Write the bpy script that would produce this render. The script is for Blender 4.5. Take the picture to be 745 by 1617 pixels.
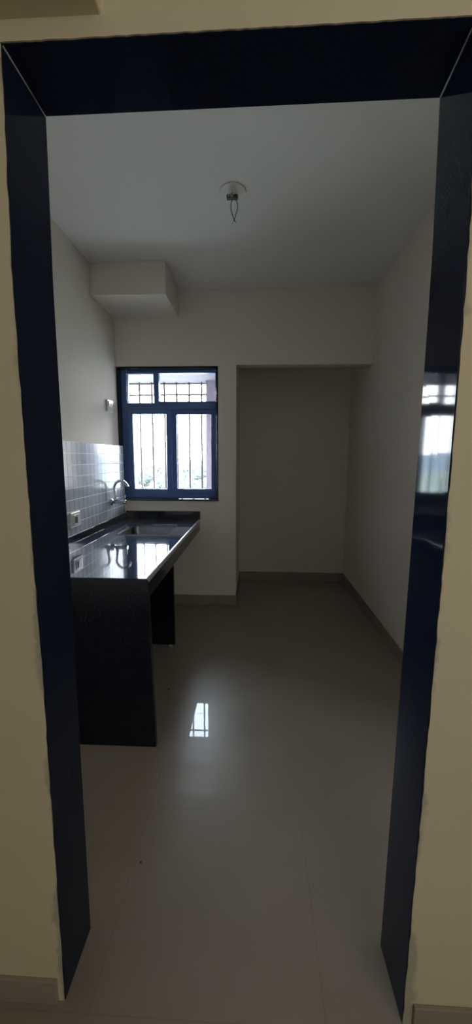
import bpy, bmesh, math, random
from mathutils import Vector, Matrix
random.seed(7)
S = bpy.context.scene
for o in list(bpy.data.objects):
    bpy.data.objects.remove(o)
C = S.collection

# ------------------------------------------------------------------ camera
cam = bpy.data.cameras.new('camera')
cam.sensor_fit = 'HORIZONTAL'; cam.sensor_width = 36.0
cam.lens = 625.65 / 745.0 * 36.0
cam.clip_start = 0.02; cam.clip_end = 6000
co = bpy.data.objects.new('camera', cam); C.objects.link(co)
a, b, r = math.radians(2.704), math.radians(7.80), math.radians(0.149)
fwd = Vector((-math.sin(a)*math.cos(b), math.cos(a)*math.cos(b), -math.sin(b)))
rt0 = Vector((math.cos(a), math.sin(a), 0)); up0 = rt0.cross(fwd)
rt = rt0*math.cos(r) + up0*math.sin(r); up = rt.cross(fwd)
m = Matrix((rt, up, -fwd)).transposed().to_4x4(); m.translation = Vector((0, 0, 1.4))
co.matrix_world = m
S.camera = co

# ------------------------------------------------------------------ world, light, exposure
w = bpy.data.worlds.new('sky'); S.world = w; w.use_nodes = True
nt = w.node_tree; nt.nodes.clear()
out = nt.nodes.new('ShaderNodeOutputWorld'); bg = nt.nodes.new('ShaderNodeBackground')
tc = nt.nodes.new('ShaderNodeTexCoord'); sep = nt.nodes.new('ShaderNodeSeparateXYZ'); cr = nt.nodes.new('ShaderNodeValToRGB')
nt.links.new(tc.outputs['Generated'], sep.inputs[0]); nt.links.new(sep.outputs['Z'], cr.inputs[0])
cr.color_ramp.elements[0].position = 0.0; cr.color_ramp.elements[0].color = (0.92, 0.95, 1.0, 1)
cr.color_ramp.elements[1].position = 0.7; cr.color_ramp.elements[1].color = (0.68, 0.82, 1.0, 1)
nt.links.new(cr.outputs[0], bg.inputs[0]); bg.inputs[1].default_value = 38.0
nt.links.new(bg.outputs[0], out.inputs[0])

def area(name, loc, target, sx, sy, power, col):
    l = bpy.data.lights.new(name, 'AREA'); l.shape = 'RECTANGLE'; l.size = sx; l.size_y = sy
    l.energy = power; l.color = col
    o = bpy.data.objects.new(name, l); C.objects.link(o); o.location = loc
    o.rotation_euler = (Vector(target) - Vector(loc)).to_track_quat('-Z', 'Y').to_euler()
    return o
area('hall_daylight', (1.5, -1.0, 1.95), (0.5, 0.83, 1.5), 0.9, 1.2, 5.5, (1.0, 0.96, 0.88))
area('hall_far_fill', (0.75, -2.35, 1.70), (0.0, 0.83, 1.3), 1.2, 1.3, 13.0, (1.0, 0.97, 0.92))  # unseen fill lamp added deep in the hall to brighten alcove and pillar
sw_ = area('window_portal', (-0.79, 3.83, 1.62), (-0.79, 2.8, 1.62), 0.95, 1.2, 1.0, (1, 1, 1))
sw_.data.cycles.is_portal = True

vs = S.view_settings
vs.view_transform = 'Standard'; vs.look = 'None'; vs.gamma = 1.0; vs.use_curve_mapping = False
vs.exposure = 0.22

# ------------------------------------------------------------------ materials
def mat(name, col, rough=0.6, metal=0.0, spec=0.5, coat=0.0, coat_r=0.03, noise=None, bump=None):
    """noise = (scale, colour2, lo, hi); bump = (scale, strength, distance)"""
    M = bpy.data.materials.new(name); M.use_nodes = True
    t = M.node_tree; p = t.nodes['Principled BSDF']
    p.inputs['Base Color'].default_value = (*col, 1); p.inputs['Roughness'].default_value = rough
    p.inputs['Metallic'].default_value = metal; p.inputs['Specular IOR Level'].default_value = spec
    p.inputs['Coat Weight'].default_value = coat; p.inputs['Coat Roughness'].default_value = coat_r
    tc = t.nodes.new('ShaderNodeTexCoord')
    if noise:
        n = t.nodes.new('ShaderNodeTexNoise'); n.inputs['Scale'].default_value = noise[0]; n.inputs['Detail'].default_value = 6
        rr = t.nodes.new('ShaderNodeValToRGB')
        rr.color_ramp.elements[0].position = noise[2]; rr.color_ramp.elements[0].color = (*col, 1)
        rr.color_ramp.elements[1].position = noise[3]; rr.color_ramp.elements[1].color = (*noise[1], 1)
        t.links.new(tc.outputs['Object'], n.inputs['Vector']); t.links.new(n.outputs['Fac'], rr.inputs[0])
        t.links.new(rr.outputs[0], p.inputs['Base Color'])
    if bump:
        n = t.nodes.new('ShaderNodeTexNoise'); n.inputs['Scale'].default_value = bump[0]; n.inputs['Detail'].default_value = 4
        bm_ = t.nodes.new('ShaderNodeBump'); bm_.inputs['Strength'].default_value = bump[1]; bm_.inputs['Distance'].default_value = bump[2]
        t.links.new(tc.outputs['Object'], n.inputs['Vector']); t.links.new(n.outputs['Fac'], bm_.inputs['Height'])
        t.links.new(bm_.outputs[0], p.inputs['Normal'])
    return M

M_kit = mat('cream_plaster', (0.81, 0.745, 0.66), 0.85, spec=0.2, noise=(1.3, (0.85, 0.785, 0.70), .35, .7), bump=(9, .12, .01))
M_ceil = mat('white_ceiling_paint', (0.87, 0.85, 0.82), 0.9, spec=0.2, noise=(1.0, (0.90, 0.88, 0.85), .35, .7), bump=(5, .1, .01))
M_gran = mat('black_granite', (0.012, 0.017, 0.030), 0.05, spec=1.0, coat=0.5, noise=(260, (0.03, 0.04, 0.06), .55, .75))
M_top = mat('polished_granite_worktop', (0.040, 0.052, 0.080), 0.05, spec=1.0, coat=0.5, noise=(9, (0.062, 0.078, 0.115), .35, .7))
M_gran2 = mat('dark_granite_panel', (0.008, 0.009, 0.016), 0.10, spec=0.4, noise=(220, (0.02, 0.024, 0.036), .55, .75))
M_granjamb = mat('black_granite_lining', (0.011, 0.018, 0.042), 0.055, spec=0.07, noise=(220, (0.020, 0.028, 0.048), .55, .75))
M_nosing = mat('pale_granite_nosing', (0.48, 0.52, 0.60), 0.25, spec=1.0, noise=(140, (0.38, 0.42, 0.50), .45, .65))  # paler than the rest of the counter granite
M_joint = mat('pale_joint_cement', (0.42, 0.42, 0.44), 0.8, noise=(60, (0.30, 0.30, 0.32), .4, .7))
M_alu = mat('dark_metal_with_blue_glare', (0.08, 0.165, 0.40), 0.35, spec=0.5, noise=(30, (0.09, 0.18, 0.43), .4, .7))  # dark frame; the bluish glare around the window is put into this colour
M_grille = mat('brown_painted_iron', (0.035, 0.022, 0.020), 0.6, noise=(40, (0.02, 0.015, 0.015), .4, .7))
M_chrome = mat('brushed_chrome', (0.62, 0.63, 0.64), 0.16, metal=1.0, bump=(40, .02, .001))
M_steel = mat('stainless_steel', (0.17, 0.18, 0.20), 0.30, metal=1.0, noise=(50, (0.21, 0.21, 0.23), .4, .6))
M_plate = mat('white_switch_plastic', (0.80, 0.80, 0.79), 0.22, spec=0.6, noise=(20, (0.76, 0.76, 0.75), .4, .6))
M_grey = mat('grey_plastic', (0.11, 0.11, 0.12), 0.4, noise=(20, (0.09, 0.09, 0.10), .4, .6))
M_black = mat('black_cable_sheath', (0.012, 0.012, 0.012), 0.5, noise=(50, (0.02, 0.02, 0.02), .4, .6))
M_copper = mat('bare_wire', (0.55, 0.45, 0.40), 0.35, metal=1.0, noise=(50, (0.5, 0.4, 0.35), .4, .6))
M_conc = mat('exterior_plaster', (0.17, 0.145, 0.18), 0.85, noise=(3, (0.14, 0.12, 0.15), .35, .7), bump=(20, .2, .01))
M_skirt = mat('beige_skirting_tile', (0.30, 0.26, 0.205), 0.22, noise=(5, (0.35, 0.305, 0.24), .35, .7))
M_crumb = mat('cement_crumb', (0.5, 0.48, 0.46), 0.9, noise=(30, (0.35, 0.33, 0.32), .4, .7))
M_dark = mat('dark_grit', (0.03, 0.03, 0.03), 0.8, noise=(30, (0.05, 0.05, 0.05), .4, .7))
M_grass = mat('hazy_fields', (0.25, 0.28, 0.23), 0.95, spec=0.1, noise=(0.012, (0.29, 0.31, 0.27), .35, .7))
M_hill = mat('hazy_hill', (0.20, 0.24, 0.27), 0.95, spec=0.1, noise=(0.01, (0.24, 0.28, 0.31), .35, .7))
M_leaf = mat('hazy_foliage', (0.030, 0.036, 0.034), 0.9, spec=0.1, noise=(0.35, (0.060, 0.066, 0.064), .35, .65))
M_bark = mat('tree_bark', (0.16, 0.13, 0.10), 0.9, noise=(2, (0.12, 0.10, 0.08), .4, .7))
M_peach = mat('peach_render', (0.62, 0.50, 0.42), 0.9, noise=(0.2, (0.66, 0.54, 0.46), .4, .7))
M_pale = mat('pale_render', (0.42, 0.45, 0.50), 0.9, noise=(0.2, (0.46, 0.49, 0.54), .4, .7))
M_winglass = mat('far_window_glass', (0.12, 0.14, 0.18), 0.2, noise=(1, (0.10, 0.12, 0.16), .4, .6))

def glass():
    M = bpy.data.materials.new('clear_glass'); M.use_nodes = True; t = M.node_tree; t.nodes.clear()
    o = t.nodes.new('ShaderNodeOutputMaterial'); mx = t.nodes.new('ShaderNodeMixShader')
    tr = t.nodes.new('ShaderNodeBsdfTransparent'); gl = t.nodes.new('ShaderNodeBsdfGlossy'); fr = t.nodes.new('ShaderNodeFresnel')
    fr.inputs[0].default_value = 1.35; gl.inputs['Roughness'].default_value = 0.02
    tr.inputs[0].default_value = (0.97, 0.98, 0.98, 1)
    t.links.new(fr.outputs[0], mx.inputs[0]); t.links.new(tr.outputs[0], mx.inputs[1]); t.links.new(gl.outputs[0], mx.inputs[2])
    t.links.new(mx.outputs[0], o.inputs[0]); return M
M_glass = glass()

def nd(t, op, a_, b_=None):
    n = t.nodes.new('ShaderNodeMath'); n.operation = op
    for i, v in enumerate((a_, b_)):
        if v is None: continue
        if isinstance(v, (int, float)): n.inputs[i].default_value = v
        else: t.links.new(v, n.inputs[i])
    return n.outputs[0]

def line_mask(t, coord, origin, period, width):
    """1 on a joint line, 0 elsewhere"""
    q = nd(t, 'DIVIDE', nd(t, 'SUBTRACT', coord, origin), period)
    f = nd(t, 'ABSOLUTE', nd(t, 'SUBTRACT', q, nd(t, 'ROUND', q)))
    return nd(t, 'LESS_THAN', f, width / period / 2)

def mixcol(t, fac, c1, c2):
    n = t.nodes.new('ShaderNodeMix'); n.data_type = 'RGBA'
    t.links.new(fac, n.inputs[0])
    for s, c in ((n.inputs[6], c1), (n.inputs[7], c2)):
        if isinstance(c, tuple): s.default_value = (*c, 1)
        else: t.links.new(c, s)
    return n.outputs[2]

def floor_mat():
    M = mat('polished_vitrified_tile', (0.285, 0.238, 0.19), 0.34, spec=0.35, coat=0.36, coat_r=0.012, noise=(2.2, (0.32, 0.272, 0.22), .35, .7))
    t = M.node_tree; p = t.nodes['Principled BSDF']
    src = p.inputs['Base Color'].links[0].from_socket
    tc = t.nodes.new('ShaderNodeTexCoord'); sp = t.nodes.new('ShaderNodeSeparateXYZ'); t.links.new(tc.outputs['Object'], sp.inputs[0])
    lx = line_mask(t, sp.outputs[0], 0.19, 0.6, 0.0035); ly = line_mask(t, sp.outputs[1], 1.405, 0.6, 0.0035)
    mk = nd(t, 'MAXIMUM', lx, ly)
    n = t.nodes.new('ShaderNodeTexNoise'); n.inputs['Scale'].default_value = 90; t.links.new(tc.outputs['Object'], n.inputs['Vector'])
    sp2 = nd(t, 'GREATER_THAN', n.outputs[0], 0.70)
    c = mixcol(t, nd(t, 'MULTIPLY', mk, 0.2), src, (0.10, 0.085, 0.07))
    c = mixcol(t, nd(t, 'MULTIPLY', sp2, 0.4), c, (0.25, 0.22, 0.18))
    t.links.new(c, p.inputs['Base Color'])
    t.links.new(nd(t, 'SUBTRACT', 0.36, nd(t, 'MULTIPLY', mk, 0.35)), p.inputs['Coat Weight'])
    n2 = t.nodes.new('ShaderNodeTexNoise'); n2.inputs['Scale'].default_value = 3; t.links.new(tc.outputs['Object'], n2.inputs['Vector'])
    t.links.new(nd(t, 'ADD', 0.26, nd(t, 'MULTIPLY', n2.outputs[0], 0.14)), p.inputs['Roughness'])
    return M
M_floor = floor_mat()

def tile_mat():
    M = mat('glossy_grey_wall_tile', (0.47, 0.505, 0.55), 0.12, spec=0.38, noise=(14, (0.52, 0.555, 0.60), .35, .7))
    t = M.node_tree; p = t.nodes['Principled BSDF']
    src = p.inputs['Base Color'].links[0].from_socket
    tc = t.nodes.new('ShaderNodeTexCoord'); sp = t.nodes.new('ShaderNodeSeparateXYZ'); t.links.new(tc.outputs['Object'], sp.inputs[0])
    lv = line_mask(t, sp.outputs[1], 2.532, 0.0717, 0.0085)
    lz = line_mask(t, sp.outputs[2], 1.505, 0.0775, 0.0050)
    c = mixcol(t, nd(t, "MULTIPLY", lv, .9), src, (0.14, 0.16, 0.20))
    c = mixcol(t, lz, c, (0.85, 0.87, 0.90))  # light caught on the horizontal grooves is put into their pale colour
    t.links.new(c, p.inputs['Base Color'])
    h = nd(t, 'SUBTRACT', 1.0, nd(t, 'MAXIMUM', lv, lz))
    bp = t.nodes.new('ShaderNodeBump'); bp.inputs['Strength'].default_value = 0.5; bp.inputs['Distance'].default_value = 0.002
    t.links.new(h, bp.inputs['Height']); t.links.new(bp.outputs[0], p.inputs['Normal'])
    t.links.new(nd(t, 'ADD', 0.12, nd(t, 'MULTIPLY', nd(t, 'MAXIMUM', lv, lz), 0.5)), p.inputs['Roughness'])
    return M
M_tile = tile_mat()

def hall_mat():
    """cream paint with rough cement smudges hugging the door lining"""
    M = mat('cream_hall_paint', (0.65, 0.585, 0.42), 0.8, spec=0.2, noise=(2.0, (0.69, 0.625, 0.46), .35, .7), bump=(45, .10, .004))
    t = M.node_tree; p = t.nodes['Principled BSDF']
    src = p.inputs['Base Color'].links[0].from_socket
    tc = t.nodes.new('ShaderNodeTexCoord'); sp = t.nodes.new('ShaderNodeSeparateXYZ'); t.links.new(tc.outputs['Object'], sp.inputs[0])
    d = nd(t, 'SUBTRACT', nd(t, 'ABSOLUTE', nd(t, 'ADD', sp.outputs[0], 0.047)), 0.432)     # distance out from the lining
    n = t.nodes.new('ShaderNodeTexNoise'); n.inputs['Scale'].default_value = 16; n.inputs['Detail'].default_value = 10; n.inputs['Roughness'].default_value = .65
    t.links.new(tc.outputs['Object'], n.inputs['Vector'])
    n2 = t.nodes.new('ShaderNodeTexNoise'); n2.inputs['Scale'].default_value = 3.5; n2.inputs['Detail'].default_value = 3
    t.links.new(tc.outputs['Object'], n2.inputs['Vector'])
    edge = nd(t, 'ADD', nd(t, 'MULTIPLY', nd(t, 'SUBTRACT', n.outputs[0], .5), 0.06), nd(t, 'MULTIPLY', nd(t, 'SUBTRACT', n2.outputs[0], .42), 0.09))
    soft = t.nodes.new('ShaderNodeMapRange'); soft.interpolation_type = 'SMOOTHSTEP'
    t.links.new(nd(t, 'SUBTRACT', edge, d), soft.inputs[0]); soft.inputs[1].default_value = -.004; soft.inputs[2].default_value = .010
    mk = nd(t, 'MULTIPLY', soft.outputs[0], nd(t, 'LESS_THAN', sp.outputs[2], 2.14))
    c = mixcol(t, nd(t, 'MULTIPLY', mk, 0.6), src, (0.30, 0.31, 0.26))
    t.links.new(c, p.inputs['Base Color'])
    return M
M_hall = hall_mat()

# ------------------------------------------------------------------ mesh helpers
class MB:
    def __init__(s): s.bm = bmesh.new()
    def box(s, x0, x1, y0, y1, z0, z1, bev=0.0, seg=2):
        x0, x1 = min(x0, x1), max(x0, x1); y0, y1 = min(y0, y1), max(y0, y1); z0, z1 = min(z0, z1), max(z0, z1)
        g = bmesh.ops.create_cube(s.bm, size=1.0)
        for v in g['verts']:
            v.co = Vector(((x0+x1)/2 + v.co.x*(x1-x0), (y0+y1)/2 + v.co.y*(y1-y0), (z0+z1)/2 + v.co.z*(z1-z0)))
        if bev > 0:
            es = list({e for v in g['verts'] for e in v.link_edges})
            bmesh.ops.bevel(s.bm, geom=es, offset=bev, segments=seg, profile=0.5, affect='EDGES')
        return s
    def poly(s, pts):
        s.bm.faces.new([s.bm.verts.new(p) for p in pts]); return s
    def tube(s, pts, rad, n=14, cap=True):
        pts = [Vector(p) for p in pts]; rs = rad if isinstance(rad, (list, tuple)) else [rad]*len(pts)
        rings = []; prev = None
        for i, p in enumerate(pts):
            d = (pts[min(i+1, len(pts)-1)] - pts[max(i-1, 0)]).normalized()
            if prev is None:
                ref = Vector((0, 0, 1)) if abs(d.z) < .9 else Vector((1, 0, 0)); u = d.cross(ref).normalized()
            else:
                u = (prev - d*prev.dot(d)).normalized()
            v = d.cross(u); prev = u
            rings.append([s.bm.verts.new(p + (u*math.cos(k*2*math.pi/n) + v*math.sin(k*2*math.pi/n))*rs[i]) for k in range(n)])
        for i in range(len(rings)-1):
            for k in range(n):
                f = s.bm.faces.new((rings[i][k], rings[i][(k+1) % n], rings[i+1][(k+1) % n], rings[i+1][k])); f.smooth = True
        if cap:
            s.bm.faces.new(rings[0][::-1]); s.bm.faces.new(rings[-1])
        return s
    def lathe(s, base, prof, n=40, axis='z'):
        """prof: list of (radius, height) from base"""
        base = Vector(base); rings = []
        for rr, h in prof:
            ring = []
            for k in range(n):
                c, q = math.cos(k*2*math.pi/n)*rr, math.sin(k*2*math.pi/n)*rr
                off = Vector((c, q, h)) if axis == 'z' else (Vector((h, c, q)) if axis == 'x' else Vector((c, h, q)))
                ring.append(s.bm.verts.new(base + off))
            rings.append(ring)
        for i in range(len(rings)-1):
            for k in range(n):
                f = s.bm.faces.new((rings[i][k], rings[i][(k+1) % n], rings[i+1][(k+1) % n], rings[i+1][k])); f.smooth = True
        s.bm.faces.new(rings[0][::-1]); s.bm.faces.new(rings[-1]); return s
    def build(s, name, material, parent=None, kind=None, origin=None):
        bmesh.ops.recalc_face_normals(s.bm, faces=s.bm.faces)
        me = bpy.data.meshes.new(name); s.bm.to_mesh(me); s.bm.free(); me.materials.append(material)
        o = bpy.data.objects.new(name, me); C.objects.link(o)
        if parent:
            o.parent = parent; o.matrix_parent_inverse = Matrix.Translation(-world_loc(parent))
        if kind: o['kind'] = kind
        return o
def world_loc(o):
    v = Vector(o.location)
    return v if not o.parent else Vector((0, 0, 0)) if o.type == 'MESH' else v
def empty(name, loc, kind=None):
    o = bpy.data.objects.new(name, None); C.objects.link(o); o.location = loc; o.empty_display_size = .1
    if kind: o['kind'] = kind
    return o
def tag(o, label, cat, group=None, kind=None):
    o['label'] = label; o['category'] = cat
    if group: o['group'] = group
    if kind: o['kind'] = kind
    return o
ST = 'structure'

# ------------------------------------------------------------------ dimensions (metres)
XL, XR = -1.255, 1.018          # kitchen side walls
YF, YB = 0.83, 0.985            # front wall: hall face / kitchen face
YW, YA = 3.645, 4.454           # window wall / alcove back
ZC, ZB = 2.848, 2.214           # ceiling / beam soffit over the alcove
XP = -0.173                     # alcove left edge
HL, HR, HY = -2.2, 1.9, -2.4    # hall

# ------------------------------------------------------------------ structure
MB().box(HL, HR, HY, YA, -0.12, 0).build('floor', M_floor, kind=ST)
MB().box(XL-.15, XR+.15, YF+.02, YA+.15, ZC, ZC+.12).build('ceiling', M_ceil, kind=ST)
MB().box(HL-.15, HR+.15, HY-.15, YF+.02, ZC, ZC+.12).build('ceiling', M_ceil, kind=ST)
MB().box(XL-.15, XL, YB-.05, YW+.22, 0, ZC).build('wall_left', M_kit, kind=ST)
MB().box(XR, XR+.15, YB-.05, YA+.15, 0, ZC).build('wall_right', M_kit, kind=ST)
MB().box(XP-.14, XR, YA, YA+.15, 0, ZC).build('wall_back', M_kit, kind=ST)
wb = MB()
WX0, WX1, WZ0, WZ1 = XL, -0.335, 1.005, 2.207     # masonry window opening
wb.box(XL, WX1, YW, YW+.22, 0, WZ0)
wb.box(XL, XP, YW, YW+.22, ZB, ZC)
wb.box(XP, XR, YW, YW+.125, ZB, ZC)
wb.box(WX1, XP, YW, YW+.22, 0, ZB); wb.box(XP-.14, XP, YW+.22, YA, 0, ZC)
wb.box(XL, WX1, YW, YW+.22, WZ1, ZB)
wb.build('wall_window', M_kit, kind=ST)
MB().box(-.524, WX1, YW-.003, YW, .0, WZ0-.01).build('trim_1', M_kit, kind=ST)
# front wall: hall face paint and kitchen face paint
JL0, JR0, JT = -.500, .395, 2.186
LEDGE = [(0, -.480), (.6, -.481), (.94, -.481), (1.2, -.484), (1.45, -.486), (1.8, -.487), (2.164, -.478)]
REDGE = [(0, .379), (.5, .385), (.95, .391), (1.3, .394), (1.6, .396), (1.86, .396), (2.170, .385)]
def interp(tab, z):
    for (z0, x0), (z1, x1) in zip(tab, tab[1:]):
        if z <= z1: return x0 + (x1-x0)*(z-z0)/(z1-z0)
    return tab[-1][1]
fw = MB(); fw.box(HL, JL0, YF, YF+.08, 0, ZC); fw.box(JR0+.022, HR, YF, YF+.08, 0, ZC); fw.box(JL0, JR0+.022, YF, YF+.08, JT, ZC)
rj = random.Random(4)
def skin(edge, x_in, zs):
    vs_ = [[], []]
    for z in zs:
        e = edge(z)
        for k, y in enumerate((YF-.004, YF)):
            vs_[k].append((fw.bm.verts.new((x_in, y, z)), fw.bm.verts.new((e, y, z))))
    for i in range(len(zs)-1):
        for k in (0, 1):
            a0, a1 = vs_[k][i]; b0, b1 = vs_[k][i+1]; fw.bm.faces.new((a0, a1, b1, b0))
        fw.bm.faces.new((vs_[0][i][1], vs_[1][i][1], vs_[1][i+1][1], vs_[0][i+1][1]))
zz = [2.164*i/90 for i in range(91)]
skin(lambda z: interp(LEDGE, z) - .001 + rj.uniform(-.0022, .0), HL, zz)
skin(lambda z: interp(REDGE, z) + .001 + rj.uniform(0, .0022), HR, zz)
top = []
for i in range(81):
    x = -.4785 + .864*i/80; zt = 2.1635 + .0065*i/80 + rj.uniform(0, .0015)
    top.append([(x, YF-.004, zt), (x, YF, zt), (x, YF-.004, ZC)])
for p, q in zip(top, top[1:]):
    fw.poly([p[0], q[0], q[2], p[2]]); fw.poly([p[0], q[0], q[1], p[1]])
fw.poly([(HL, YF-.004, 2.164), (-.4785, YF-.004, 2.164), (-.4785, YF-.004, ZC), (HL, YF-.004, ZC)])
fw.poly([(.3855, YF-.004, 2.164), (HR, YF-.004, 2.164), (HR, YF-.004, ZC), (.3855, YF-.004, ZC)])
fw.build('wall_front', M_hall, kind=ST)
fk = MB(); fk.box(XL, JL0, YF+.08, YB, 0, ZC); fk.box(JR0+.022, XR, YF+.08, YB, 0, ZC); fk.box(JL0, JR0+.022, YF+.08, YB, JT, ZC)
fk.build('wall_kitchen_front', M_kit, kind=ST)
MB().box(HL-.15, HL, HY-.15, YF+.02, 0, ZC).build('wall_hall_left', M_hall, kind=ST)
MB().box(HR, HR+.15, HY-.15, YF+.02, 0, ZC).build('wall_hall_right', M_hall, kind=ST)
MB().box(HL, HR, HY-.15, HY, 0, ZC).build('wall_hall_back', M_hall, kind=ST)
MB().box(HL, -.287, YF-.16, YF, 2.200, ZC, .004).build('trim_2', M_hall, kind=ST)        # hall beam end above the doorway
MB().box(XL, -.679, 3.134, YW, 2.614, ZC, .004).build('trim_3', M_kit, kind=ST)          # plastered duct box
# skirtings
SK = .095
MB().box(XR-.012, XR, YB, YA, 0, SK, .002).build('baseboard_right', M_skirt, kind=ST)
MB().box(XP+.012, XR-.012, YA-.012, YA, 0, SK, .002).build('baseboard_back', M_skirt, kind=ST)
MB().box(XP, XP+.012, YW-.012, YA, 0, SK, .002).build('baseboard_alcove', M_skirt, kind=ST)
MB().box(XL, XP, YW-.012, YW, 0, SK, .002).build('baseboard_window', M_skirt, kind=ST)
MB().box(HL, -.496, YF-.014, YF-.004, 0, .070, .002).build('baseboard_front_left', M_skirt, kind=ST)
MB().box(.403, HR, YF-.014, YF-.004, 0, .064, .002).build('baseboard_front_right', M_skirt, kind=ST)

# ------------------------------------------------------------------ doorway lining in black granite
door = empty('door_1', (-.05, YF, 0), ST)
def jamb(side, levels):
    bm = bmesh.new(); rows = []
    for z, xf, xb in levels:
        o = -.026 if side < 0 else .026
        rows.append([bm.verts.new((xf, YF-.001, z)), bm.verts.new((xb, YB+.002, z)), bm.verts.new((xb+o*.8, YB+.002, z)), bm.verts.new((xf+o*.8, YF-.001, z))])
    for i in range(len(rows)-1):
        for k in range(4):
            bm.faces.new((rows[i][k], rows[i][(k+1) % 4], rows[i+1][(k+1) % 4], rows[i+1][k]))
    bm.faces.new(rows[0]); bm.faces.new(rows[-1][::-1])
    M_ = MB(); M_.bm.free(); M_.bm = bm
    return M_.build('jamb', M_granjamb, door, ST)
jamb(-1, [(0, -.480, -.480), (.6, -.481, -.481), (.94, -.481, -.481), (1.2, -.484, -.482), (1.45, -.486, -.483), (1.8, -.487, -.484), (2.164, -.478, -.479)])
jamb(1, [(0, .379, .376), (.5, .385, .382), (.95, .391, .388), (1.3, .394, .392), (1.6, .396, .395), (1.86, .396, .396), (2.170, .385, .391)])
h = MB()
zf, zb = (2.162, 2.170), (2.163, 2.170)
vv = [(-.500, YF-.001, zf[0]), (.416, YF-.001, zf[1]), (.416, YB+.002, zb[1]), (-.500, YB+.002, zb[0])]
h.poly(vv); h.poly([(x, y, z+.022) for x, y, z in vv])
for i in range(4):
    p, q = vv[i], vv[(i+1) % 4]
    h.poly([p, q, (q[0], q[1], q[2]+.022), (p[0], p[1], p[2]+.022)])
bmesh.ops.remove_doubles(h.bm, verts=h.bm.verts, dist=1e-5)
h.build('door_head', M_granjamb, door, ST)
for x0, x1, z in ((-.4775, -.4785, 2.161), (.3835, .3905, 2.168)):
    MB().tube([(x0, YF, z), (x1, YB, z)], .0018, 6).build('joint', M_joint, door, ST)

# ------------------------------------------------------------------ window
win = empty('window_1', (-.79, YW, WZ0), ST)
lin = MB()
lin.box(XL+.001, XL+.017, YW+.001, YW+.085, WZ0+.018, WZ1-.001, .001)
lin.box(WX1-.016, WX1-.001, YW+.001, YW+.085, WZ0+.018, WZ1-.001, .001)
lin.box(XL+.017, WX1-.016, YW+.001, YW+.085, WZ1-.016, WZ1-.001, .001)
lin.build('window_lining', M_gran2, win, ST)
MB().box(XL+.001, WX1+.004, YW-.022, YW+.20, WZ0-.004, WZ0+.017, .006, 3).build('window_sill', M_gran, win, ST)
fy0, fy1 = YW+.080, YW+.145
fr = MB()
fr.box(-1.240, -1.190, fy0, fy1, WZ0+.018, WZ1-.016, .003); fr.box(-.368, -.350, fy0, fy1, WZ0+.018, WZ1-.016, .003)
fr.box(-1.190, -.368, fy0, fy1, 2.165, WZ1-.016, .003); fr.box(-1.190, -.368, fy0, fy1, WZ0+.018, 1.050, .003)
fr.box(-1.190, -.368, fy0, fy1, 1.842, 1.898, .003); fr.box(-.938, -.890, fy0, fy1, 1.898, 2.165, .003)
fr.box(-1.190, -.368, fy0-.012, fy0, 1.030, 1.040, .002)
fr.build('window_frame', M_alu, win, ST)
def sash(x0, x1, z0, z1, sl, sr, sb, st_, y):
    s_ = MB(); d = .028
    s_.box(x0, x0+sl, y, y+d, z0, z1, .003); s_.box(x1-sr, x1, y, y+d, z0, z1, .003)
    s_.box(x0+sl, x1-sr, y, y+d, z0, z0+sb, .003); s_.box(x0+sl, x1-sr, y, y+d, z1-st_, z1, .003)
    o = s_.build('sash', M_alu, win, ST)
    MB().box(x0+sl, x1-sr, y+.012, y+.016, z0+sb, z1-st_).build('pane', M_glass, o, ST)
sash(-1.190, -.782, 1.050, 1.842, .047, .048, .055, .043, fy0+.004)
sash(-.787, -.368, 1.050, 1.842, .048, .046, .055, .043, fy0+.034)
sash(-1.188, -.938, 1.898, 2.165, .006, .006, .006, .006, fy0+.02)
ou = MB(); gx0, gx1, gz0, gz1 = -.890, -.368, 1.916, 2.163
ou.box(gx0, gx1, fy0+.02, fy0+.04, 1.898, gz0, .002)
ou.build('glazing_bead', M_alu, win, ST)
MB().box(gx0, gx1, fy0+.028, fy0+.032, gz0, gz1+.002).build('pane', M_glass, win, ST)

# exterior projecting box around the window with its iron grille
YG = 4.71
ex = MB()
ex.box(-2.2, -.313, YW+.22, YG+.06, 2.262, 2.38); ex.box(-2.2, -.313, YW+.22, YG+.06, .82, .92)
ex.box(-.564, -.313, YA+.15, YG+.06, .92, 2.262)
ex.build('trim_4', M_conc, kind=ST)
MB().box(XL-.15-.5, XL-.15, YW+.0, YW+.22, .0, 2.9).build('wall_exterior', M_conc, kind=ST)
gr = empty('window_grille', (-.95, YG, .92))
tag(gr, 'brown iron window grille of thin upright bars seen outside the glass', 'window grille')
for i in range(8):
    x = -1.79 + i*.1455 if i < 0 else -1.643 + i*.1455
    MB().box(x-.010, x+.010, YG-.008, YG+.008, .92, 2.262, .001).build('upright_bar', M_grille, gr)
for z in (1.03, 2.119, 2.245):
    MB().box(-1.75, -.564, YG-.013, YG-.007, z-.010, z+.010, .001).build('cross_bar', M_grille, gr)

# ------------------------------------------------------------------ wall tiles
XT = -1.215
dado = MB().box(XL, XT, 1.80, YW, .885, 1.505, .002).build('wall_tiling', M_tile)
dado['kind'] = ST; dado.name = 'trim_5'

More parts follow.
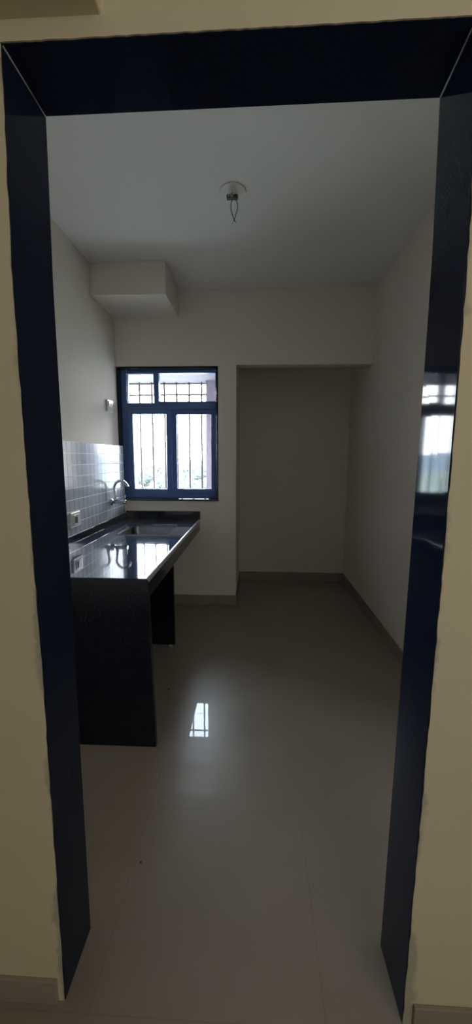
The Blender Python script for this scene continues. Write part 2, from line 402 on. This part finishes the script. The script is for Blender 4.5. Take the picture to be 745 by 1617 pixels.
# ------------------------------------------------------------------ kitchen counter
K = .830
yn, xf = 1.800, -.507
cnt = empty('kitchen_counter', (-.85, 2.7, 0))
tag(cnt, "dark polished granite kitchen counter", "kitchen counter")
cnt['label'] = 'dark polished granite kitchen counter along the tiled wall, open underneath'
sx0, sx1, sy0, sy1 = -1.045, -.648, 2.875, 3.345
def rrect(x0, x1, y0, y1, rad, n=6):
    pts = []
    for cx, cy, a0 in ((x1-rad, y1-rad, 0), (x0+rad, y1-rad, 90), (x0+rad, y0+rad, 180), (x1-rad, y0+rad, 270)):
        for k in range(n+1):
            t = math.radians(a0 + 90*k/n); pts.append((cx+rad*math.cos(t), cy+rad*math.sin(t)))
    return pts
# slab with a rounded cut-out: bridge an outer rectangle loop to the hole loop
hole = rrect(sx0, sx1, sy0, sy1, .045)
def ray_out(p, c, x0, x1, y0, y1):
    dx, dy = p[0]-c[0], p[1]-c[1]; t = 1e9
    if dx > 1e-9: t = min(t, (x1-c[0])/dx)
    if dx < -1e-9: t = min(t, (x0-c[0])/dx)
    if dy > 1e-9: t = min(t, (y1-c[1])/dy)
    if dy < -1e-9: t = min(t, (y0-c[1])/dy)
    return (c[0]+dx*t, c[1]+dy*t)
ox0, ox1, oy0, oy1 = XL+.001, xf-.012, sy0-.06, YW-.001
cc = ((sx0+sx1)/2, (sy0+sy1)/2)
outl = [ray_out(p, cc, ox0, ox1, oy0, oy1) for p in hole]
cors = [(ox1, oy1), (ox0, oy1), (ox0, oy0), (ox1, oy0)]
sb = bmesh.new()
def V(p, z): return sb.verts.new((p[0], p[1], z))
n_ = len(hole)
for z in (K, K-.03):
    hv = [V(p, z) for p in hole]; ov = [V(p, z) for p in outl]
    for i in range(n_):
        j = (i+1) % n_
        extra = [c for c in cors if min(outl[i][0], outl[j][0])-1e-6 <= c[0] <= max(outl[i][0], outl[j][0])+1e-6 and min(outl[i][1], outl[j][1])-1e-6 <= c[1] <= max(outl[i][1], outl[j][1])+1e-6
                 and abs(outl[i][0]-outl[j][0]) > 1e-6 and abs(outl[i][1]-outl[j][1]) > 1e-6]
        f = [hv[i], ov[i]] + ([V(extra[0], z)] if extra else []) + [ov[j], hv[j]]
        sb.faces.new(f)
    sb.faces.new([V((ox0, yn), z), V((ox1, yn), z), V((ox1, oy0), z), V((ox0, oy0), z)])
for i in range(n_):
    j = (i+1) % n_
    sb.faces.new([V(hole[i], K), V(hole[j], K), V(hole[j], K-.03), V(hole[i], K-.03)])
for p, q in (((ox0, yn), (ox1, yn)),):
    sb.faces.new([V(p, K), V(q, K), V(q, K-.03), V(p, K-.03)])
bmesh.ops.remove_doubles(sb, verts=sb.verts, dist=1e-5)
mm = MB(); mm.bm.free(); mm.bm = sb
mm.build('worktop', M_top, cnt)
# half-round pale front edge
pf = [(xf-.012, K), (xf-.006, K-.0012), (xf-.002, K-.005), (xf, K-.011), (xf, K-.026), (xf-.004, K-.03), (xf-.012, K-.03)]
ne = MB()
for ya, yb_ in ((yn, YW-.001),):
    A = [ne.bm.verts.new((x, ya, z)) for x, z in pf]; B = [ne.bm.verts.new((x, yb_, z)) for x, z in pf]
    for k in range(len(pf)):
        k2 = (k+1) % len(pf); ne.bm.faces.new((A[k], A[k2], B[k2], B[k]))
    ne.bm.faces.new(A); ne.bm.faces.new(B[::-1])
e = ne.build('front_edge', M_nosing, cnt); e['label'] = 'pale front edge'
MB().box(xf-.022, xf-.002, yn+.03, YW-.001, K-.105, K-.03, .002).build('apron', M_gran2, cnt)
# supports
pm = MB(); g = pm.bm
lo = [(XL+.001, yn-.058, 0), (-.470, yn-.058, 0), (-.470, yn-.028, 0), (XL+.001, yn-.028, 0)]
hi = [(XL+.001, yn-.004, K-.001), (xf+.003, yn-.004, K-.001), (xf+.003, yn+.026, K-.031), (XL+.001, yn+.026, K-.031)]
lv = [g.verts.new(p) for p in lo]; hv = [g.verts.new(p) for p in hi]
for k in range(4): g.faces.new((lv[k], lv[(k+1) % 4], hv[(k+1) % 4], hv[k]))
g.faces.new(lv); g.faces.new(hv[::-1])
bmesh.ops.translate(g, verts=g.verts, vec=(0, -.003, 0))
pm.build('end_panel', M_gran2, cnt)
MB().box(XL+.001, -.590, 2.794, 2.824, 0.004, K-.03, .002).build('support_panel', M_gran2, cnt)
# upstands
MB().box(XL+.001, XT+.012, yn+.01, YW-.001, K, .885, .002).build('upstand', M_gran2, cnt)
MB().box(XT+.012, -.505, YW-.018, YW-.001, K, .905, .002).build('upstand', M_gran2, cnt)

# sink
snk = empty('kitchen_sink', (cc[0], cc[1], K-.19))
tag(snk, 'rectangular stainless steel sink bowl let into the granite counter', 'sink')
bm = bmesh.new(); prof = [(-.006, K-.006, .045), (0.0, K-.009, .045), (.004, K-.03, .045), (.010, K-.16, .05), (.030, K-.183, .05), (.07, K-.19, .05)]
rings = []
for ins, z, rad in prof:
    rings.append([bm.verts.new((x, y, z)) for x, y in rrect(sx0+ins+.001, sx1-ins-.001, sy0+ins+.001, sy1-ins-.001, rad)])
for i in range(len(rings)-1):
    for k in range(n_):
        f = bm.faces.new((rings[i][k], rings[i][(k+1) % n_], rings[i+1][(k+1) % n_], rings[i+1][k])); f.smooth = True
bm.faces.new(rings[-1])
bmesh.ops.translate(bm, verts=[v for v in rings[0]], vec=(0, 0, 0))
mm = MB(); mm.bm.free(); mm.bm = bm
bowl = mm.build('bowl', M_steel, snk)
sol = bowl.modifiers.new('thick', 'SOLIDIFY'); sol.thickness = .002; sol.offset = 1
MB().lathe((cc[0], cc[1], K-.1895), [(.045, 0), (.045, .002), (.040, .003), (.030, .0), (.004, -.001)], 32).build('drain', M_chrome, snk)

# ------------------------------------------------------------------ tap
ty, tz, tx = 3.285, 1.025, XT
tap = empty('sink_tap', (tx, ty, tz))
tag(tap, 'chrome wall-mounted swan-neck tap on the grey tiles over the sink', 'tap')
MB().lathe((tx, ty, tz), [(.027, 0), (.030, .004), (.026, .012), (.015, .016)], 28, 'x').build('wall_flange', M_chrome, tap)
MB().lathe((tx+.014, ty, tz), [(.013, 0), (.013, .018), (.0175, .020), (.0175, .088), (.019, .090), (.019, .112), (.015, .116)], 28, 'x').build('valve_body', M_chrome, tap)
pts = [(tx+.040, ty, tz+.010), (tx+.040, ty, tz+.045), (tx+.036, ty, tz+.075), (tx+.033, ty-.002, tz+.105)]
cx_, cz_, rr_ = tx+.092, tz+.110, .060
for k in range(0, 17):
    t = math.radians(176 - k*8.6); pts.append((cx_+rr_*math.cos(t)*1.02, ty-.004-.0006*k, cz_+rr_*math.sin(t)*1.18))
lx, ly_, lz = pts[-1]
pts += [(lx+.010, ly_, lz-.018), (lx+.016, ly_, lz-.030)]
MB().tube(pts, [.0125, .0115, .0105] + [.0105]*(len(pts)-3), 18).build('spout', M_chrome, tap)
MB().lathe((tx+.040, ty, tz+.012), [(.015, 0), (.016, .006), (.016, .022), (.012, .026)], 24).build('spout_collar', M_chrome, tap)
MB().tube([(tx+.118, ty, tz+.006), (tx+.120, ty-.002, tz+.035), (tx+.121, ty-.004, tz+.062)], [.006, .0055, .0065], 12).build('lever', M_chrome, tap)

# ------------------------------------------------------------------ switches
sw = empty('wall_switch', (XT, 2.60, .99))
tag(sw, 'white one-rocker switch plate on the grey tiles just above the counter', 'switch')
MB().box(XT, XT+.012, 2.525, 2.665, .935, 1.035, .004, 3).build('cover_plate', M_plate, sw)
MB().box(XT+.012, XT+.017, 2.555, 2.640, .953, 1.018, .002).build('switch_bezel', M_plate, sw)
MB().box(XT+.017, XT+.020, 2.598, 2.602, .958, 1.013).build('gap_line', M_grey, sw)
MB().box(XT+.017, XT+.024, 2.570, 2.588, .962, 1.008, .002).build('rocker', M_grey, sw)
s2 = empty('wall_socket', (XL, 3.44, 1.85))
tag(s2, 'small white raised electrical plate high on the left wall beside the window', 'socket')
MB().box(XL, XL+.014, 3.37, 3.50, 1.785, 1.885, .004, 3).build('cover_plate', M_plate, s2)
MB().box(XL+.014, XL+.020, 3.385, 3.485, 1.83, 1.875, .003).build('socket_insert', M_plate, s2)
for yy in (3.41, 3.435, 3.46):
    MB().box(XL+.020, XL+.021, yy-.004, yy+.004, 1.843, 1.862).build('socket_slot', M_grey, s2)

# ------------------------------------------------------------------ ceiling light point
RX, RY = -.136, 2.388
ro = empty('ceiling_light_point', (RX, RY, ZC))
tag(ro, 'bare ceiling light point with round plate and two hanging black wires', 'ceiling light fitting')
MB().lathe((RX, RY, ZC), [(.074, 0), (.074, -.005), (.070, -.008), (.004, -.009)], 48).build('round_plate', M_ceil, ro)
hk = MB(); hk.box(RX-.033, RX+.030, RY-.013, RY+.013, ZC-.040, ZC-.020, .004, 2)
cb = hk.build('connector_block', M_grey, ro)
MB().lathe((RX-.004, RY-.012, ZC-.030), [(.009, -.006), (.009, 0), (.004, .004)], 16, 'y').build('terminal_screw', M_chrome, cb)
MB().lathe((RX-.022, RY-.012, ZC-.030), [(.005, -.004), (.005, 0), (.002, .002)], 12, 'y').build('terminal_screw', M_chrome, cb)
MB().lathe((RX+.018, RY-.012, ZC-.030), [(.007, -.004), (.007, 0), (.003, .002)], 12, 'y').build('terminal_screw', M_black, cb)
MB().tube([(RX-.004, RY, ZC-.008), (RX-.004, RY, ZC-.022)], .0035, 10).build('hook', M_black, ro)
def wire(pts):
    P_ = [Vector(p) for p in pts]; out_ = []
    for i in range(len(P_)-1):
        p0, p1, p2, p3 = P_[max(i-1, 0)], P_[i], P_[i+1], P_[min(i+2, len(P_)-1)]
        for k in range(6):
            t = k/6; out_.append(.5*((2*p1)+(-p0+p2)*t+(2*p0-5*p1+4*p2-p3)*t*t+(-p0+3*p1-3*p2+p3)*t**3))
    out_.append(P_[-1]); return out_
MB().tube(wire([(RX-.002, RY, ZC-.040), (RX-.009, RY, ZC-.065), (RX-.008, RY, ZC-.095), (RX+.003, RY, ZC-.128), (RX+.011, RY, ZC-.146), (RX+.016, RY, ZC-.156)]), .0021, 8).build('wire', M_black, ro)
MB().tube(wire([(RX+.012, RY, ZC-.038), (RX+.026, RY-.004, ZC-.062), (RX+.026, RY-.004, ZC-.092), (RX+.016, RY-.003, ZC-.126), (RX+.009, RY-.003, ZC-.146), (RX+.006, RY-.003, ZC-.152)]), .0021, 8).build('wire', M_black, ro)
MB().tube([(RX+.006, RY-.003, ZC-.152), (RX+.000, RY-.003, ZC-.160), (RX-.006, RY-.003, ZC-.168)], .0011, 6).build('wire_end', M_copper, ro)

# ------------------------------------------------------------------ debris on the floor
def crumb(name, x, y, s_, m_, label, cat, seed):
    rnd = random.Random(seed); bm = bmesh.new(); bmesh.ops.create_icosphere(bm, subdivisions=2, radius=s_)
    for v in bm.verts:
        v.co *= 1 + rnd.uniform(-.22, .22); v.co.z *= .6
    mz = min(v.co.z for v in bm.verts)
    bmesh.ops.translate(bm, verts=bm.verts, vec=(0, 0, -mz))
    mm = MB(); mm.bm.free(); mm.bm = bm
    o = mm.build(name, m_); o.location = (x, y, 0); return tag(o, label, cat)
crumb('cement_chip', -.618, 2.772, .013, M_crumb, 'pale cement chip at the foot of the inner counter support', 'chip', 3)
crumb('cement_chip', -.600, 2.760, .007, M_crumb, 'tiny cement crumb at the corner of the inner counter support', 'chip', 5)
crumb('grit_speck', -.512, 2.22, .006, M_dark, 'black grit speck on the floor beside the counter end panel', 'grit', 8)
crumb('grit_speck', -.385, 1.185, .004, M_dark, 'black grit speck on the floor nearest the doorway', 'grit', 9)

# ------------------------------------------------------------------ outdoors
GZ = -24.0
gm = MB(); gm.bm.free(); gm.bm = bmesh.new()
bmesh.ops.create_grid(gm.bm, x_segments=60, y_segments=60, size=2500)
for v in gm.bm.verts:
    v.co.z = GZ + 1.2*math.sin(v.co.x*.011)*math.cos(v.co.y*.013)
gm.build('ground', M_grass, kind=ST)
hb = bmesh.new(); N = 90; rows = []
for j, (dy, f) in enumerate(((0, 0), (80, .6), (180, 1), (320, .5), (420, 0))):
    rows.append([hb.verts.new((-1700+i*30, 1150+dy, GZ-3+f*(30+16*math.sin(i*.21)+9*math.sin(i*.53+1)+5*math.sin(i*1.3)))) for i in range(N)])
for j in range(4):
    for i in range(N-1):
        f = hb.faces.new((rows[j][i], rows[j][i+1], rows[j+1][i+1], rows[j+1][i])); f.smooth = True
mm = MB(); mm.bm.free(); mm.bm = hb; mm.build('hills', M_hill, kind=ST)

def tree(x, y, hgt, wd, label, seed):
    rnd = random.Random(seed)
    t = empty('tree', (x, y, GZ)); tag(t, label, 'tree', 'trees in the hazy distance')
    MB().tube([(x, y, GZ-1.5), (x+.2, y, GZ+hgt*.3), (x, y, GZ+hgt*.6)], [.45, .35, .2], 8).build('trunk', M_bark, t)
    bm = bmesh.new()
    for k in range(9):
        an = k*2.4; rr = wd*.28*(k % 3)/2*1.3
        c = Vector((x+math.cos(an)*rr, y+math.sin(an)*rr, GZ+hgt*(.45+.06*k*rnd.uniform(.7, 1.1))))
        g_ = bmesh.ops.create_icosphere(bm, subdivisions=3, radius=wd*rnd.uniform(.22, .33))
        for v in g_['verts']:
            v.co = c + v.co*(1+rnd.uniform(-.16, .16))
    mm = MB(); mm.bm.free(); mm.bm = bm; mm.build('crown', M_leaf, t)
spots = [(-54, 158, 11, 11, 'dark tree lowest in the left half of the left window pane'),
         (-43, 150, 9, 8, 'small tree low in the middle of the left window pane'),
         (-92, 330, 12, 15, 'wide far tree left of centre in the left window pane'),
         (-70, 305, 13, 14, 'far tree near the right edge of the left window pane'),
         (-62, 285, 11, 18, 'broad far tree just right of the middle window stile'),
         (-40, 190, 12, 11, 'nearer tree at the left of the right window pane'),
         (-48, 260, 13, 13, 'far tree behind the middle bar of the right window pane'),
         (-34, 215, 12, 12, 'tree low beside the right bar of the right window pane'),
         (-125, 470, 13, 22, 'distant broad tree by the left stile of the window'),
         (-88, 480, 14, 24, 'distant broad tree in the middle of the skyline'),
         (-60, 430, 14, 20, 'distant broad tree at the right of the skyline')]
for i, (x, y, hg, wd, lb) in enumerate(spots): tree(x, y, hg, wd, lb, i+11)
def block(x, y, wx, wy, hg, M_, label, nx, nz):
    b_ = empty('apartment_building', (x, y, GZ)); tag(b_, label, 'building', 'buildings in the hazy distance')
    MB().box(x-wx/2, x+wx/2, y-wy/2, y+wy/2, GZ-2, GZ+hg, .1).build('wall', M_, b_)
    MB().box(x-wx/2-.4, x+wx/2+.4, y-wy/2-.4, y+wy/2+.4, GZ+hg, GZ+hg+.8, .1).build('roof', M_conc, b_)
    for i in range(nx):
        for j in range(nz):
            cx0 = x-wx/2 + (i+.5)*wx/nx; cz0 = GZ+2.2+(j+.3)*(hg-3)/nz
            MB().box(cx0-.8, cx0+.8, y-wy/2-.06, y-wy/2+.06, cz0-.1, cz0+1.4).build('window', M_winglass, b_)
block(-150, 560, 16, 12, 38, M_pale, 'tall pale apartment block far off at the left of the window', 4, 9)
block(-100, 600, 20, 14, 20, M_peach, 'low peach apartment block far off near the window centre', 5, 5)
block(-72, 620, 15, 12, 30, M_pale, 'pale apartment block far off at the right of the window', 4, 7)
